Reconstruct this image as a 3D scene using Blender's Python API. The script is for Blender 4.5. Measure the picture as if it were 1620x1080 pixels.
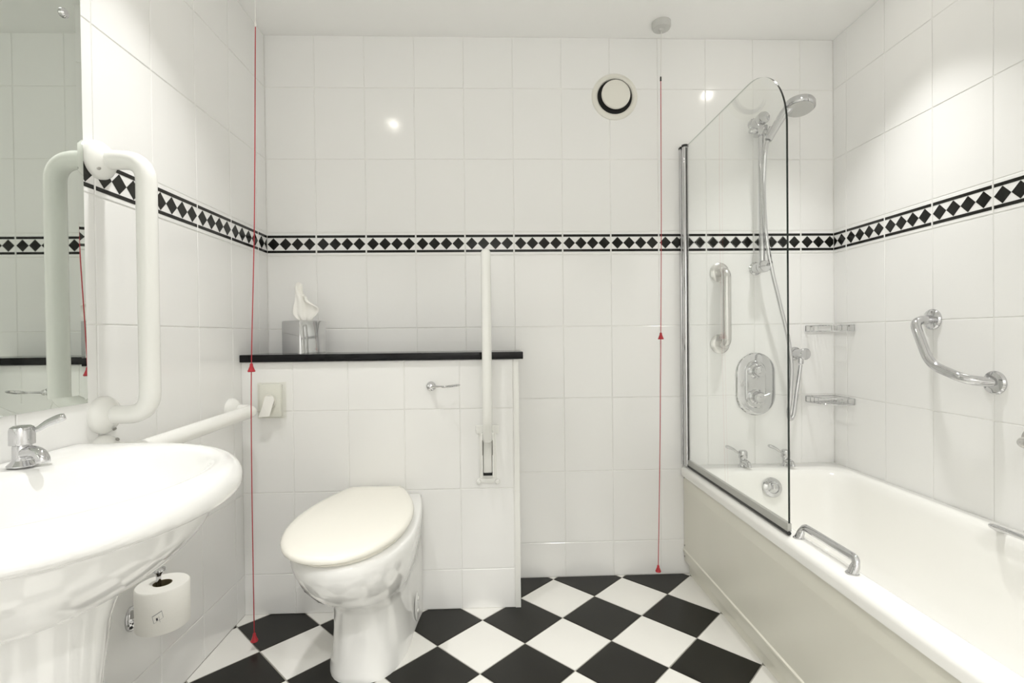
import bpy, bmesh, math, random
from mathutils import Vector, Matrix
random.seed(7)
sc = bpy.context.scene
COL = sc.collection
PI = math.pi
for o in list(bpy.data.objects):
    bpy.data.objects.remove(o)

# ------------------------------------------------------------------ camera
W = 2.573                 # room width (left wall x=0), back wall y=0, floor z=0
H = 2.4415                # ceiling
D = -3.15                 # rear wall behind the camera
yaw, pitch, roll = 0.0343, -0.00994, -0.01108
cd = bpy.data.cameras.new('camera'); cam = bpy.data.objects.new('camera', cd); COL.objects.link(cam)
fw = Vector((math.sin(yaw) * math.cos(pitch), math.cos(yaw) * math.cos(pitch), math.sin(pitch)))
r0 = Vector((math.cos(yaw), -math.sin(yaw), 0)); u0 = r0.cross(fw)
rr_ = math.cos(roll) * r0 + math.sin(roll) * u0
uu_ = -math.sin(roll) * r0 + math.cos(roll) * u0
M = Matrix((rr_, uu_, -fw)).transposed().to_4x4()
M.translation = (1.0051, -2.2751, 1.0965)
cam.matrix_world = M
cd.sensor_fit = 'HORIZONTAL'; cd.sensor_width = 36.0
cd.lens = 796.9 / 1620 * 36.0
cd.clip_start = 0.02
sc.camera = cam

# ------------------------------------------------------------------ view + world
vs = sc.view_settings
vs.view_transform = 'Standard'; vs.look = 'None'; vs.gamma = 1.0; vs.use_curve_mapping = False
vs.exposure = 0.32
sc.cycles.max_bounces = 12; sc.cycles.diffuse_bounces = 8; sc.cycles.glossy_bounces = 6; sc.cycles.transparent_max_bounces = 12
wd = bpy.data.worlds.new('world'); sc.world = wd; wd.use_nodes = True
wd.node_tree.nodes['Background'].inputs[0].default_value = (0.9, 0.95, 1.0, 1)
wd.node_tree.nodes['Background'].inputs[1].default_value = 0.3

LAMPS = [(0.385, -0.925, 2.9, 92), (2.215, -0.535, 2.7, 84), (0.95, -2.75, 15.0, 110), (1.65, -2.60, 15.5, 110)]   # ceiling downlights: x, y, watts; rear two are unseen, added as fill

# ------------------------------------------------------------------ materials
def mat(name, col, rough=0.4, metal=0.0, spec=0.5, noise=0.0, scale=20.0, bump=0.0, bscale=60.0, coat=0.0):
    m = bpy.data.materials.new(name); m.use_nodes = True
    nt = m.node_tree; b = nt.nodes['Principled BSDF']
    b.inputs['Base Color'].default_value = (*col, 1)
    b.inputs['Roughness'].default_value = rough
    b.inputs['Metallic'].default_value = metal
    b.inputs['Specular IOR Level'].default_value = spec
    b.inputs['Coat Weight'].default_value = coat
    if noise or bump:
        tc = nt.nodes.new('ShaderNodeTexCoord')
    if noise:
        n = nt.nodes.new('ShaderNodeTexNoise'); n.inputs['Scale'].default_value = scale; n.inputs['Detail'].default_value = 4
        nt.links.new(tc.outputs['Object'], n.inputs['Vector'])
        r = nt.nodes.new('ShaderNodeValToRGB')
        r.color_ramp.elements[0].position = 0.3; r.color_ramp.elements[1].position = 0.7
        r.color_ramp.elements[0].color = (*[max(0, c * (1 - noise)) for c in col], 1)
        r.color_ramp.elements[1].color = (*[min(1, c * (1 + noise)) for c in col], 1)
        nt.links.new(n.outputs['Fac'], r.inputs['Fac']); nt.links.new(r.outputs['Color'], b.inputs['Base Color'])
    if bump:
        n2 = nt.nodes.new('ShaderNodeTexNoise'); n2.inputs['Scale'].default_value = bscale; n2.inputs['Detail'].default_value = 3
        nt.links.new(tc.outputs['Object'], n2.inputs['Vector'])
        bp = nt.nodes.new('ShaderNodeBump'); bp.inputs['Strength'].default_value = bump; bp.inputs['Distance'].default_value = 0.002
        nt.links.new(n2.outputs['Fac'], bp.inputs['Height']); nt.links.new(bp.outputs['Normal'], b.inputs['Normal'])
    return m

TILE = mat('glazed_white_tile', (0.872, 0.871, 0.86), 0.13, bump=0.03, bscale=9.0)
BTILE = mat('glazed_border_tile', (0.885, 0.883, 0.873), 0.15)
GROUT = mat('pale_grout', (0.85, 0.848, 0.825), 0.85, noise=0.06, scale=30)
FGROUT = mat('grey_floor_grout', (0.36, 0.35, 0.31), 0.85, noise=0.12, scale=30)
BLACK = mat('black_glaze', (0.010, 0.010, 0.008), 0.15, spec=0.3)
FBLACK = mat('black_floor_tile', (0.010, 0.0095, 0.007), 0.30, noise=0.15, scale=6, spec=0.3)
FWHITE = mat('white_floor_tile', (0.82, 0.81, 0.775), 0.30, noise=0.02, scale=5)
SHELF = mat('black_gloss_stone', (0.004, 0.004, 0.005), 0.12, spec=0.25)
CEIL = mat('ceiling_paint', (0.945, 0.943, 0.93), 0.8, bump=0.05, bscale=120)
PAINT = mat('wall_paint', (0.87, 0.868, 0.86), 0.7)
CERAMIC = mat('white_ceramic', (0.86, 0.86, 0.845), 0.07, coat=0.3)
LID = mat('cream_plastic', (0.86, 0.84, 0.77), 0.22)
ACRYL = mat('white_acrylic', (0.88, 0.875, 0.845), 0.14)
PANEL = mat('beige_bath_panel', (0.74, 0.725, 0.64), 0.30, noise=0.015, scale=4)
CHROME = mat('chrome', (0.64, 0.64, 0.65), 0.06, metal=1.0)
STEEL = mat('satin_steel', (0.66, 0.65, 0.63), 0.24, metal=1.0)
WPLAST = mat('white_plastic', (0.86, 0.86, 0.83), 0.25)
GPLAST = mat('grey_white_plastic', (0.58, 0.58, 0.56), 0.4)
VPLAST = mat('ivory_vent_plastic', (0.80, 0.785, 0.72), 0.35)
DARK = mat('dark_void', (0.01, 0.01, 0.009), 0.7)
RUBBER = mat('black_rubber', (0.015, 0.015, 0.014), 0.45)
SEAL = mat('grey_seal', (0.42, 0.42, 0.39), 0.25)
RED = mat('red_cord', (0.42, 0.018, 0.03), 0.45)
WCORD = mat('white_cord', (0.75, 0.74, 0.71), 0.6)
PAPER = mat('tissue_paper', (0.87, 0.86, 0.82), 0.9, bump=0.25, bscale=90)
CARD = mat('brown_card', (0.16, 0.13, 0.07), 0.9)
INK = mat('grey_ink', (0.30, 0.30, 0.31), 0.8)
INKD = mat('dark_ink', (0.05, 0.05, 0.06), 0.8)
SCREW = mat('screw_metal', (0.38, 0.37, 0.35), 0.3, metal=1.0)
WOOD = mat('door_paint', (0.80, 0.79, 0.76), 0.45)
MIRROR = mat('mirror_silver', (0.70, 0.735, 0.695), 0.015, metal=1.0)
GEDGE = mat('dark_glass_edge', (0.012, 0.018, 0.015), 0.1)  # pane edge seen end-on, its darkness put into the colour

def glass_mat(name, tint, refl):
    m = bpy.data.materials.new(name); m.use_nodes = True
    nt = m.node_tree; nt.nodes.clear()
    out = nt.nodes.new('ShaderNodeOutputMaterial'); mix = nt.nodes.new('ShaderNodeMixShader')
    tr = nt.nodes.new('ShaderNodeBsdfTransparent'); tr.inputs[0].default_value = (*tint, 1)
    gl = nt.nodes.new('ShaderNodeBsdfGlossy'); gl.inputs['Roughness'].default_value = 0.0; gl.inputs['Color'].default_value = (1, 1, 1, 1)
    lw = nt.nodes.new('ShaderNodeLayerWeight'); lw.inputs['Blend'].default_value = 0.5
    pw = nt.nodes.new('ShaderNodeMath'); pw.operation = 'POWER'; pw.inputs[1].default_value = 5.0
    ma = nt.nodes.new('ShaderNodeMath'); ma.operation = 'MULTIPLY_ADD'; ma.inputs[1].default_value = 1.0 - refl; ma.inputs[2].default_value = refl
    nt.links.new(lw.outputs['Facing'], pw.inputs[0]); nt.links.new(pw.outputs[0], ma.inputs[0])
    nt.links.new(ma.outputs[0], mix.inputs[0]); nt.links.new(tr.outputs[0], mix.inputs[1]); nt.links.new(gl.outputs[0], mix.inputs[2])
    nt.links.new(mix.outputs[0], out.inputs[0])
    return m
GLASS = glass_mat('clear_glass', (0.975, 0.982, 0.976), 0.03)
GTOP = glass_mat('lit_glass_edge', (0.55, 0.60, 0.56), 0.08)  # same pane edge where it catches light, painted paler
CLEARP = glass_mat('clear_acrylic', (0.985, 0.985, 0.97), 0.04)

def lamp_mat(st):
    m = bpy.data.materials.new('lamp_lens'); m.use_nodes = True
    b = m.node_tree.nodes['Principled BSDF']
    b.inputs['Base Color'].default_value = (0.9, 0.9, 0.85, 1)
    b.inputs['Emission Color'].default_value = (1, 0.95, 0.86, 1); b.inputs['Emission Strength'].default_value = st
    return m
LENS = [lamp_mat(75), lamp_mat(75), lamp_mat(4), lamp_mat(4)]

# ------------------------------------------------------------------ mesh helpers
ORG = {}
def V(*a): return Vector(a)

class MB:
    """collects verts / faces of one part in world coordinates"""
    def __init__(s): s.v = []; s.f = []; s.m = []
    def add(s, vs_, fs, mi=0):
        n = len(s.v); s.v += [Vector(q) for q in vs_]
        for f in fs: s.f.append([i + n for i in f]); s.m.append(mi)
        return s
    def box(s, a, b, mi=0, bev=0.0):
        x0, y0, z0 = [min(p, q) for p, q in zip(a, b)]; x1, y1, z1 = [max(p, q) for p, q in zip(a, b)]
        bm = bmesh.new(); bmesh.ops.create_cube(bm, size=1)
        for v in bm.verts:
            v.co = Vector(((x0 + x1) / 2 + v.co.x * (x1 - x0), (y0 + y1) / 2 + v.co.y * (y1 - y0), (z0 + z1) / 2 + v.co.z * (z1 - z0)))
        if bev: bmesh.ops.bevel(bm, geom=bm.edges[:], offset=bev, segments=2, affect='EDGES', profile=0.6)
        bm.verts.index_update()
        s.add([v.co.copy() for v in bm.verts], [[v.index for v in f.verts] for f in bm.faces], mi); bm.free()
        return s
    def rings(s, rs, cap0=True, cap1=True, mi=0, closed=True):
        n = len(rs[0]); base = len(s.v)
        for r in rs: s.v += [Vector(q) for q in r]
        for k in range(len(rs) - 1):
            for i in range(n if closed else n - 1):
                j = (i + 1) % n
                s.f.append([base + k * n + i, base + k * n + j, base + (k + 1) * n + j, base + (k + 1) * n + i]); s.m.append(mi)
        if cap0: s.f.append([base + i for i in range(n)][::-1]); s.m.append(mi)
        if cap1: s.f.append([base + (len(rs) - 1) * n + i for i in range(n)]); s.m.append(mi)
        return s
    def tube(s, pts, r, n=14, mi=0, caps=True, flat=1.0, up=None):
        pts = [Vector(p) for p in pts]
        rad = r if isinstance(r, (list, tuple)) else [r] * len(pts)
        t0 = (pts[1] - pts[0]).normalized()
        a = Vector(up) if up else (Vector((0, 0, 1)) if abs(t0.z) < 0.9 else Vector((1, 0, 0)))
        nn = (a - t0 * a.dot(t0)).normalized(); out = []
        for i, p in enumerate(pts):
            t = (pts[min(i + 1, len(pts) - 1)] - pts[max(i - 1, 0)]).normalized()
            nn = (nn - t * nn.dot(t)).normalized(); bb = t.cross(nn)
            out.append([p + (nn * math.cos(2 * PI * k / n) * flat + bb * math.sin(2 * PI * k / n)) * rad[i] for k in range(n)])
        return s.rings(out, caps, caps, mi)
    def lathe(s, prof, origin, axis=(0, 0, 1), n=28, mi=0, cap0=True, cap1=True, sx=1.0, up=None, sy=1.0):
        """prof: list of (radius, height along axis)"""
        ax = Vector(axis).normalized(); o = Vector(origin)
        a = Vector(up) if up else (Vector((0, 0, 1)) if abs(ax.z) < 0.9 else Vector((1, 0, 0)))
        e1 = (a - ax * a.dot(ax)).normalized(); e2 = ax.cross(e1)
        rs = [[o + ax * h + (e1 * math.cos(2 * PI * k / n) * sy + e2 * math.sin(2 * PI * k / n) * sx) * max(r, 1e-5) for k in range(n)] for r, h in prof]
        return s.rings(rs, cap0, cap1, mi)
    def build(s, name, mats, parent=None, smooth=35, sub=0):
        me = bpy.data.meshes.new(name)
        o0 = ORG.get(parent, Vector((0, 0, 0))) if parent else Vector((0, 0, 0))
        me.from_pydata([tuple(q - o0) for q in s.v], [], s.f)
        for q in (mats if isinstance(mats, (list, tuple)) else [mats]): me.materials.append(q)
        me.polygons.foreach_set('material_index', s.m)
        bm = bmesh.new(); bm.from_mesh(me); bmesh.ops.recalc_face_normals(bm, faces=bm.faces[:]); bm.to_mesh(me); bm.free()
        if smooth:
            me.polygons.foreach_set('use_smooth', [True] * len(me.polygons)); me.set_sharp_from_angle(angle=math.radians(smooth))
        me.update()
        o = bpy.data.objects.new(name, me); COL.objects.link(o)
        if parent: o.parent = parent
        ORG[o] = o0 if parent else Vector((0, 0, 0))
        if sub:
            md = o.modifiers.new('sub', 'SUBSURF'); md.levels = sub; md.render_levels = sub
        return o

def tag(o, label, cat, group=None, kind=None):
    o['label'] = label; o['category'] = cat
    if group: o['group'] = group
    if kind: o['kind'] = kind
    return o

def thing(name, loc, label, cat, group=None, kind=None):
    e = bpy.data.objects.new(name, None); COL.objects.link(e)
    e.location = loc; e.empty_display_size = 0.05
    ORG[e] = Vector(loc)
    return tag(e, label, cat, group, kind)

def fillet(pts, rad, n=6):
    pts = [Vector(p) for p in pts]; out = [pts[0]]
    R = rad if isinstance(rad, (list, tuple)) else [rad] * (len(pts) - 2)
    for i in range(1, len(pts) - 1):
        a, b, c = pts[i - 1], pts[i], pts[i + 1]
        d1 = (a - b); d2 = (c - b); l = min(R[i - 1], d1.length * 0.49, d2.length * 0.49)
        p1 = b + d1.normalized() * l; p2 = b + d2.normalized() * l
        for k in range(n + 1):
            t = k / n; out.append((1 - t) ** 2 * p1 + 2 * t * (1 - t) * b + t * t * p2)
    out.append(pts[-1]); return out

def spline(pts, n=8):
    P = [Vector(p) for p in pts]; out = []
    for i in range(len(P) - 1):
        p0 = P[max(i - 1, 0)]; p1 = P[i]; p2 = P[i + 1]; p3 = P[min(i + 2, len(P) - 1)]
        for k in range(n):
            t = k / n
            out.append(0.5 * ((2 * p1) + (p2 - p0) * t + (2 * p0 - 5 * p1 + 4 * p2 - p3) * t * t + (3 * p1 - p0 - 3 * p2 + p3) * t ** 3))
    out.append(P[-1]); return out

# ------------------------------------------------------------------ the setting: shells
def shell(name, a, b, m, label, cat):
    o = MB().box(a, b).build(name, m, smooth=0); tag(o, label, cat, kind='structure'); return o

GD = 0.0022      # grout depth behind the tile faces
floor = shell('floor', (-0.12, D - 0.1, -0.12), (W + 0.12, 0.12, -0.0025), FGROUT, 'black and white chequered tile floor laid diagonally', 'floor')
ceiling = shell('ceiling', (-0.12, D - 0.1, H), (W + 0.12, 0.12, H + 0.1), CEIL, 'plain white painted ceiling above the tiled walls', 'ceiling')
wall_back = shell('wall_back', (-0.12, GD, -0.0025), (W + 0.12, 0.12, H), GROUT, 'white tiled back wall with a black diamond border', 'wall')
wall_left = shell('wall_left', (-0.12, D, -0.0025), (-GD, GD, H), GROUT, 'white tiled left wall behind basin and mirror', 'wall')
wall_right = shell('wall_right', (W + GD, D, -0.0025), (W + 0.12, GD, H), GROUT, 'white tiled right wall beside the bath', 'wall')
wall_front = shell('wall_front', (-0.12, D - 0.1, -0.0025), (W + 0.12, D, H), PAINT, 'plain painted wall behind the viewer', 'wall')
LX, LY, LZ = 1.097, -0.246, 1.006
wall_ledge = shell('wall_ledge', (-GD, LY + GD, -0.0025), (LX - GD, GD, LZ), GROUT, 'low tiled boxed-in wall behind the toilet', 'wall')

# ------------------------------------------------------------------ wall tiles (faces at the wall planes, grout recessed)
TM = {}
GAP = 0.0026
def tile_mesh(w, h):
    k = (round(w, 4), round(h, 4))
    if k in TM: return TM[k]
    a, b, c = w / 2 - GAP / 2, h / 2 - GAP / 2, 0.0016
    y = GD
    vs_ = []
    for (X, Z, Y) in ((a, b, y), (a, b, 0.0010), (a - c, b - c, 0.0)):
        vs_ += [(-X, Y, -Z), (X, Y, -Z), (X, Y, Z), (-X, Y, Z)]
    fs = [[8, 9, 10, 11]]
    for r in (0, 4):
        for i in range(4):
            j = (i + 1) % 4; fs.append([r + i, r + j, r + 4 + j, r + 4 + i])
    me = bpy.data.meshes.new('wall_tile'); me.from_pydata(vs_, [], fs); me.materials.append(TILE); me.update()
    TM[k] = me; return me

BM_ = {}
def border_meshes(w, h, u0, u1):
    """border tile body and its black pattern; u0..u1 is the piece of the full tile that is kept"""
    k = (round(w, 4), round(u0, 3), round(u1, 3))
    if k in BM_: return BM_[k]
    a, b, c = w / 2 - GAP / 2, h / 2 - GAP / 2, 0.002
    vs_ = []
    for (X, Z, Y) in ((a, b, GD), (a, b, 0.0005), (a - c, b - c, -0.0010)):
        vs_ += [(-X, Y, -Z), (X, Y, -Z), (X, Y, Z), (-X, Y, Z)]
    fs = [[8, 9, 10, 11]]
    for r in (0, 4):
        for i in range(4):
            j = (i + 1) % 4; fs.append([r + i, r + j, r + 4 + j, r + 4 + i])
    body = bpy.data.meshes.new('border_tile'); body.from_pydata(vs_, [], fs); body.materials.append(BTILE); body.update()
    full = 0.22
    polys = []
    m = 0.0035                      # margin at the ends of the black bars
    p = (full - 2 * m) / 4
    for zc_ in (-0.0335, 0.0335):
        polys.append([(m, zc_ - 0.0054), (full - m, zc_ - 0.0054), (full - m, zc_ + 0.0054), (m, zc_ + 0.0054)])
    for i in range(4):
        cx = m + p * (i + 0.5); q = p / 2 * 0.99; qz = 0.0270
        polys.append([(cx - q, 0), (cx, -qz), (cx + q, 0), (cx, qz)])
    mb = MB(); lo, hi = u0 * full + (m if u0 == 0 else 0.003), u1 * full - (m if u1 == 1 else 0.003)
    def clip(poly, xv, keep_gt):
        out = []
        for i in range(len(poly)):
            A, B = poly[i], poly[(i + 1) % len(poly)]
            ia = (A[0] >= xv) if keep_gt else (A[0] <= xv); ib = (B[0] >= xv) if keep_gt else (B[0] <= xv)
            if ia: out.append(A)
            if ia != ib:
                t = (xv - A[0]) / (B[0] - A[0]); out.append((xv, A[1] + t * (B[1] - A[1])))
        return out
    off = (u0 + u1) / 2 * full
    for poly in polys:
        poly = clip(poly, lo - 1e-6, True)
        if len(poly) > 2: poly = clip(poly, hi + 1e-6, False)
        if len(poly) < 3: continue
        n = len(poly); sc_ = w / ((u1 - u0) * full)
        f_ = [((x - off) * sc_, -0.0018, z) for x, z in poly]; b_ = [((x - off) * sc_, -0.0009, z) for x, z in poly]
        mb.add(f_ + b_, [list(range(n))] + [[i, (i + 1) % n, n + (i + 1) % n, n + i] for i in range(n)])
    pat = bpy.data.meshes.new('black_pattern'); pat.from_pydata([tuple(v) for v in mb.v], [], mb.f); pat.materials.append(BLACK)
    bm = bmesh.new(); bm.from_mesh(pat); bmesh.ops.recalc_face_normals(bm, faces=bm.faces[:]); bm.to_mesh(pat); bm.free(); pat.update()
    BM_[k] = (body, pat); return body, pat

def put_tile(wall, me, name, loc, rz, tilt=0.0013):
    o = bpy.data.objects.new(name, me); COL.objects.link(o); o.parent = wall
    o.location = loc; o.rotation_euler = (random.gauss(0, tilt), 0, rz + random.gauss(0, tilt)); return o

ROWS = [0.0, 0.157, 0.480, 0.814, 1.139, 1.464, 1.569, 1.894, 2.211, H]
BORDER = 5      # index of the border row
def tile_wall(wall, edges, place, rz, skip):
    """edges: increasing coordinates along the wall, place(u, z) -> location"""
    for i in range(len(edges) - 1):
        u0_, u1_ = edges[i], edges[i + 1]; w = u1_ - u0_
        for k in range(len(ROWS) - 1):
            z0, z1 = ROWS[k], ROWS[k + 1]
            if skip(u0_, u1_, z0, z1): continue
            loc = place((u0_ + u1_) / 2, (z0 + z1) / 2)
            if k == BORDER - 0:
                fr = min(1.0, w / 0.22)
                if fr > 0.97: a_, b_ = 0.0, 1.0
                elif i == 0: a_, b_ = 1 - fr, 1.0
                else: a_, b_ = 0.0, fr
                body, pat = border_meshes(w, z1 - z0, a_, b_)
                o = put_tile(wall, body, 'border_tile', loc, rz, 0.0005)
                c = bpy.data.objects.new('black_pattern', pat); COL.objects.link(c); c.parent = o
            else:
                put_tile(wall, tile_mesh(w, z1 - z0), 'wall_tile', loc, rz)

bx = [0.0] + [0.2169 + 0.22 * i for i in range(11)] + [W]
tile_wall(wall_back, bx, lambda u, z: (u, 0, z), 0.0,
          lambda a, b, z0, z1: (b < LX - 0.05 and z1 < LZ) or (a > 1.95 and z1 < 0.479))
n_side = 13
# left wall: local x runs along +Y, so edges increase towards the back wall
ly = [-(0.0851 + 0.22 * k) for k in range(n_side, -1, -1)] + [0.0]
def fl(edges, rev): return edges
tile_wall(wall_left, ly, lambda u, z: (0, u, z), PI / 2, lambda a, b, z0, z1: a > LY + 0.02 and z1 < LZ)
# right wall: local x runs along -Y
ry = [0.0] + [0.0839 + 0.22 * k for k in range(n_side + 1)]
tile_wall(wall_right, ry, lambda u, z: (W, -u, z), -PI / 2, lambda a, b, z0, z1: b < 1.70 and z1 < 0.479)
# ledge
le = [0.0, 0.200, 0.4175, 0.6405, 0.862, 1.076]
lr = [0.0, 0.160, 0.485, 0.8085, LZ]
for i in range(5):
    for k in range(4):
        put_tile(wall_ledge, tile_mesh(le[i + 1] - le[i], lr[k + 1] - lr[k]), 'wall_tile', ((le[i] + le[i + 1]) / 2, LY, (lr[k] + lr[k + 1]) / 2), 0.0)
for k in range(4):
    put_tile(wall_ledge, tile_mesh(0.222, lr[k + 1] - lr[k]), 'wall_tile', (LX, -0.113, (lr[k] + lr[k + 1]) / 2), PI / 2)
trim = MB().box((1.078, LY - 0.0025, 0.0), (LX + 0.0025, LY + 0.02, LZ), bev=0.0015).build('trim_1', WPLAST, smooth=40)
tag(trim, 'white plastic tile trim down the outer corner of the ledge', 'tile trim', kind='structure')

# ------------------------------------------------------------------ floor tiles, diagonal chequer
FS, FA = 0.2202, 0.7835
P0 = Vector((0.7897, -0.4863)); E1 = Vector((math.cos(FA), math.sin(FA))); E2 = Vector((-math.sin(FA), math.cos(FA)))
PFX = 1.886   # foot of the bath panel
def clip2(poly, nx, ny, c):
    out = []
    for i in range(len(poly)):
        A, B = poly[i], poly[(i + 1) % len(poly)]
        da = nx * A[0] + ny * A[1] - c; db = nx * B[0] + ny * B[1] - c
        if da <= 0: out.append(A)
        if (da <= 0) != (db <= 0):
            t = da / (da - db); out.append((A[0] + t * (B[0] - A[0]), A[1] + t * (B[1] - A[1])))
    return out
g = 0.0022 / FS
for u in range(-14, 16):
    for v in range(-20, 12):
        c = [(u + g, v + g), (u + 1 - g, v + g), (u + 1 - g, v + 1 - g), (u + g, v + 1 - g)]
        poly = [tuple(P0 + FS * (a * E1 + b * E2)) for a, b in c]
        xs = [p[0] for p in poly]; ys = [p[1] for p in poly]
        if max(xs) < 0 or min(xs) > PFX or max(ys) < D or min(ys) > 0: continue
        for nx, ny, cc in ((-1, 0, -0.0005), (1, 0, PFX), (0, 1, -0.0005), (0, -1, -D)): 
            poly = clip2(poly, nx, ny, cc)
            if len(poly) < 3: break
        if len(poly) < 3: continue
        if min(p[1] for p in poly) > LY and max(p[0] for p in poly) < LX: continue   # wholly under the ledge
        area = abs(sum(poly[i][0] * poly[(i + 1) % len(poly)][1] - poly[(i + 1) % len(poly)][0] * poly[i][1] for i in range(len(poly)))) / 2
        if area < 2e-5: continue
        cx = sum(p[0] for p in poly) / len(poly); cy = sum(p[1] for p in poly) / len(poly); n = len(poly)
        e = 0.0012
        top = [(p[0] - cx, p[1] - cy, -0.0005) for p in poly]
        inn = []
        for p in poly:
            d = Vector((p[0] - cx, p[1] - cy)); L_ = d.length; d *= max(0, (L_ - e)) / L_ if L_ > 1e-6 else 0
            inn.append((d.x, d.y, 0.0))
        bot = [(p[0] - cx, p[1] - cy, -0.0025) for p in poly]
        me = bpy.data.meshes.new('floor_tile')
        me.from_pydata(bot + top + inn, [], [list(range(2 * n, 3 * n))] + [[k * n + i, k * n + (i + 1) % n, (k + 1) * n + (i + 1) % n, (k + 1) * n + i] for k in (0, 1) for i in range(n)])
        bm = bmesh.new(); bm.from_mesh(me); bmesh.ops.recalc_face_normals(bm, faces=bm.faces[:]); bm.to_mesh(me); bm.free()
        me.materials.append(FWHITE if (u + v) % 2 else FBLACK); me.update()
        o = bpy.data.objects.new('floor_tile', me); COL.objects.link(o); o.parent = floor; o.location = (cx, cy, 0)

# rear door (behind the viewer)
dr = thing('door_1', (1.55, D, 0), 'plain pale door in the wall behind the viewer', 'door', kind='structure')
MB().box((1.15, D + 0.002, 0.002), (1.95, D + 0.035, 2.02), bev=0.003).build('door_leaf', WOOD, dr)
m_ = MB(); m_.box((1.08, D, 0), (1.147, D + 0.02, 2.09)); m_.box((1.953, D, 0), (2.02, D + 0.02, 2.09)); m_.box((1.147, D, 2.023), (1.953, D + 0.02, 2.09)); m_.build('door_frame', PAINT, dr)
m_ = MB(); m_.lathe([(0.026, 0), (0.026, 0.008), (0.01, 0.01), (0.01, 0.045)], (1.22, D + 0.035, 1.0), (0, 1, 0)); m_.tube([(1.22, D + 0.078, 1.0), (1.34, D + 0.078, 1.0)], 0.009); m_.build('door_handle', CHROME, dr)

# ------------------------------------------------------------------ ceiling downlights and added fill lights
for i, (x, y, wt, spr) in enumerate(LAMPS):
    lab = ['recessed ceiling downlight above the basin side of the room', 'recessed ceiling downlight above the shower end of the bath', 'added fill light in the ceiling behind the viewer on the basin side', 'added fill light in the ceiling behind the viewer on the bath side'][i]
    t = thing('downlight', (x, y, H), lab, 'ceiling light', 'ceiling downlights')  # the rear pair only add bounce light to the room
    MB().lathe([(0.048, 0.0), (0.048, -0.004), (0.044, -0.006), (0.030, -0.004), (0.0245, 0.0)], (x, y, H), n=32, cap0=False, cap1=False).build('trim_ring', CHROME, t)
    MB().lathe([(0.024, -0.0005), (0.022, -0.005), (0.014, -0.009), (0.0, -0.011)], (x, y, H), n=24).build('lens', LENS[i], t)
    ld = bpy.data.lights.new('downlight_or_fill', 'AREA'); ld.shape = 'DISK'; ld.size = 0.07; ld.energy = wt; ld.color = (1.0, 0.988, 0.965); ld.spread = math.radians(spr)
    lo_ = bpy.data.objects.new('downlight_or_fill', ld); COL.objects.link(lo_); lo_.parent = t; lo_.location = (0, 0, -0.016)

# ------------------------------------------------------------------ bath
BZ = 0.500; BX0 = 1.848; BY1 = -0.002; BY0 = -1.70; BX1 = W - 0.003
def rrect(x0, x1, y0, y1, r, z, n=7):
    out = []
    for cx, cy, a0 in ((x1 - r, y1 - r, 0), (x0 + r, y1 - r, PI / 2), (x0 + r, y0 + r, PI), (x1 - r, y0 + r, 1.5 * PI)):
        for k in range(n):
            a = a0 + PI / 2 * k / (n - 1); out.append((cx + r * math.cos(a), cy + r * math.sin(a), z))
    return out
bath = thing('bathtub', (2.21, -0.85, 0), 'white bath with beige side panel along the right wall', 'bathtub')
m_ = MB()
rs = [rrect(BX0 + 0.010, BX1, BY0, BY1, 0.008, BZ - 0.048), rrect(BX0 + 0.002, BX1, BY0, BY1, 0.010, BZ - 0.044), rrect(BX0, BX1, BY0, BY1, 0.012, BZ - 0.022), rrect(BX0 + 0.002, BX1 - 0.001, BY0 + 0.002, BY1 - 0.001, 0.012, BZ - 0.012),
      rrect(BX0 + 0.010, BX1 - 0.003, BY0 + 0.006, BY1 - 0.003, 0.014, BZ - 0.004), rrect(BX0 + 0.024, BX1 - 0.006, BY0 + 0.014, BY1 - 0.006, 0.016, BZ)]
ix0, ix1, iy0, iy1 = 1.905, 2.520, -1.62, -0.118
for d, z, r in ((0.0, BZ, 0.11), (0.008, BZ - 0.003, 0.11), (0.016, BZ - 0.012, 0.115), (0.024, BZ - 0.035, 0.12), (0.034, BZ - 0.10, 0.125), (0.046, BZ - 0.20, 0.13), (0.062, BZ - 0.30, 0.13), (0.085, BZ - 0.345, 0.13), (0.13, BZ - 0.365, 0.12), (0.20, BZ - 0.372, 0.08)):
    k = 1.0 + 0.9 * max(0, BZ - z)
    rs.append(rrect(ix0 + d, ix1 - d, iy0 + d + 0.45 * (BZ - z), iy1 - d * 0.8 - 0.12 * (BZ - z), r, z))
m_.rings(rs, cap0=False, cap1=True).build('tub', ACRYL, bath, smooth=50)
m_ = MB()
prof = [(1.884, BZ - 0.046), (1.862, BZ - 0.046), (1.862, 0.402), (1.8614, 0.399), (1.8614, 0.395), (1.862, 0.392), (1.862, 0.118), (1.8575, 0.114), (1.8575, 0.106), (1.862, 0.100), (1.864, 0.062), (1.884, 0.060)]
m_.rings([[(x, BY0, z) for x, z in prof], [(x, BY1 - 0.001, z) for x, z in prof]]).build('side_panel', PANEL, bath, smooth=20)
MB().box((1.886, BY0, 0.0), (1.900, BY1 - 0.001, 0.10)).build('plinth', PANEL, bath, smooth=0)
MB().box((1.862, BY0 - 0.004, 0.0), (BX1, BY0 + 0.014, BZ - 0.036)).build('end_panel', PANEL, bath, smooth=0)
for zz in (0.446, 0.135, 0.085):
    MB().lathe([(0.004, 0), (0.0045, 0.0015), (0.0, 0.003)], (1.862, -0.012, zz), (-1, 0, 0), n=10).build('panel_screw', SCREW, bath)
m_ = MB(); m_.lathe([(0.041, 0.0), (0.042, 0.004), (0.039, 0.010), (0.026, 0.014), (0.023, 0.010), (0.0, 0.012)], (2.190, -0.153, 0.435), (0, -1, 0.25), n=28)
ov = m_.build('overflow_cover', CHROME, bath)
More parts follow.
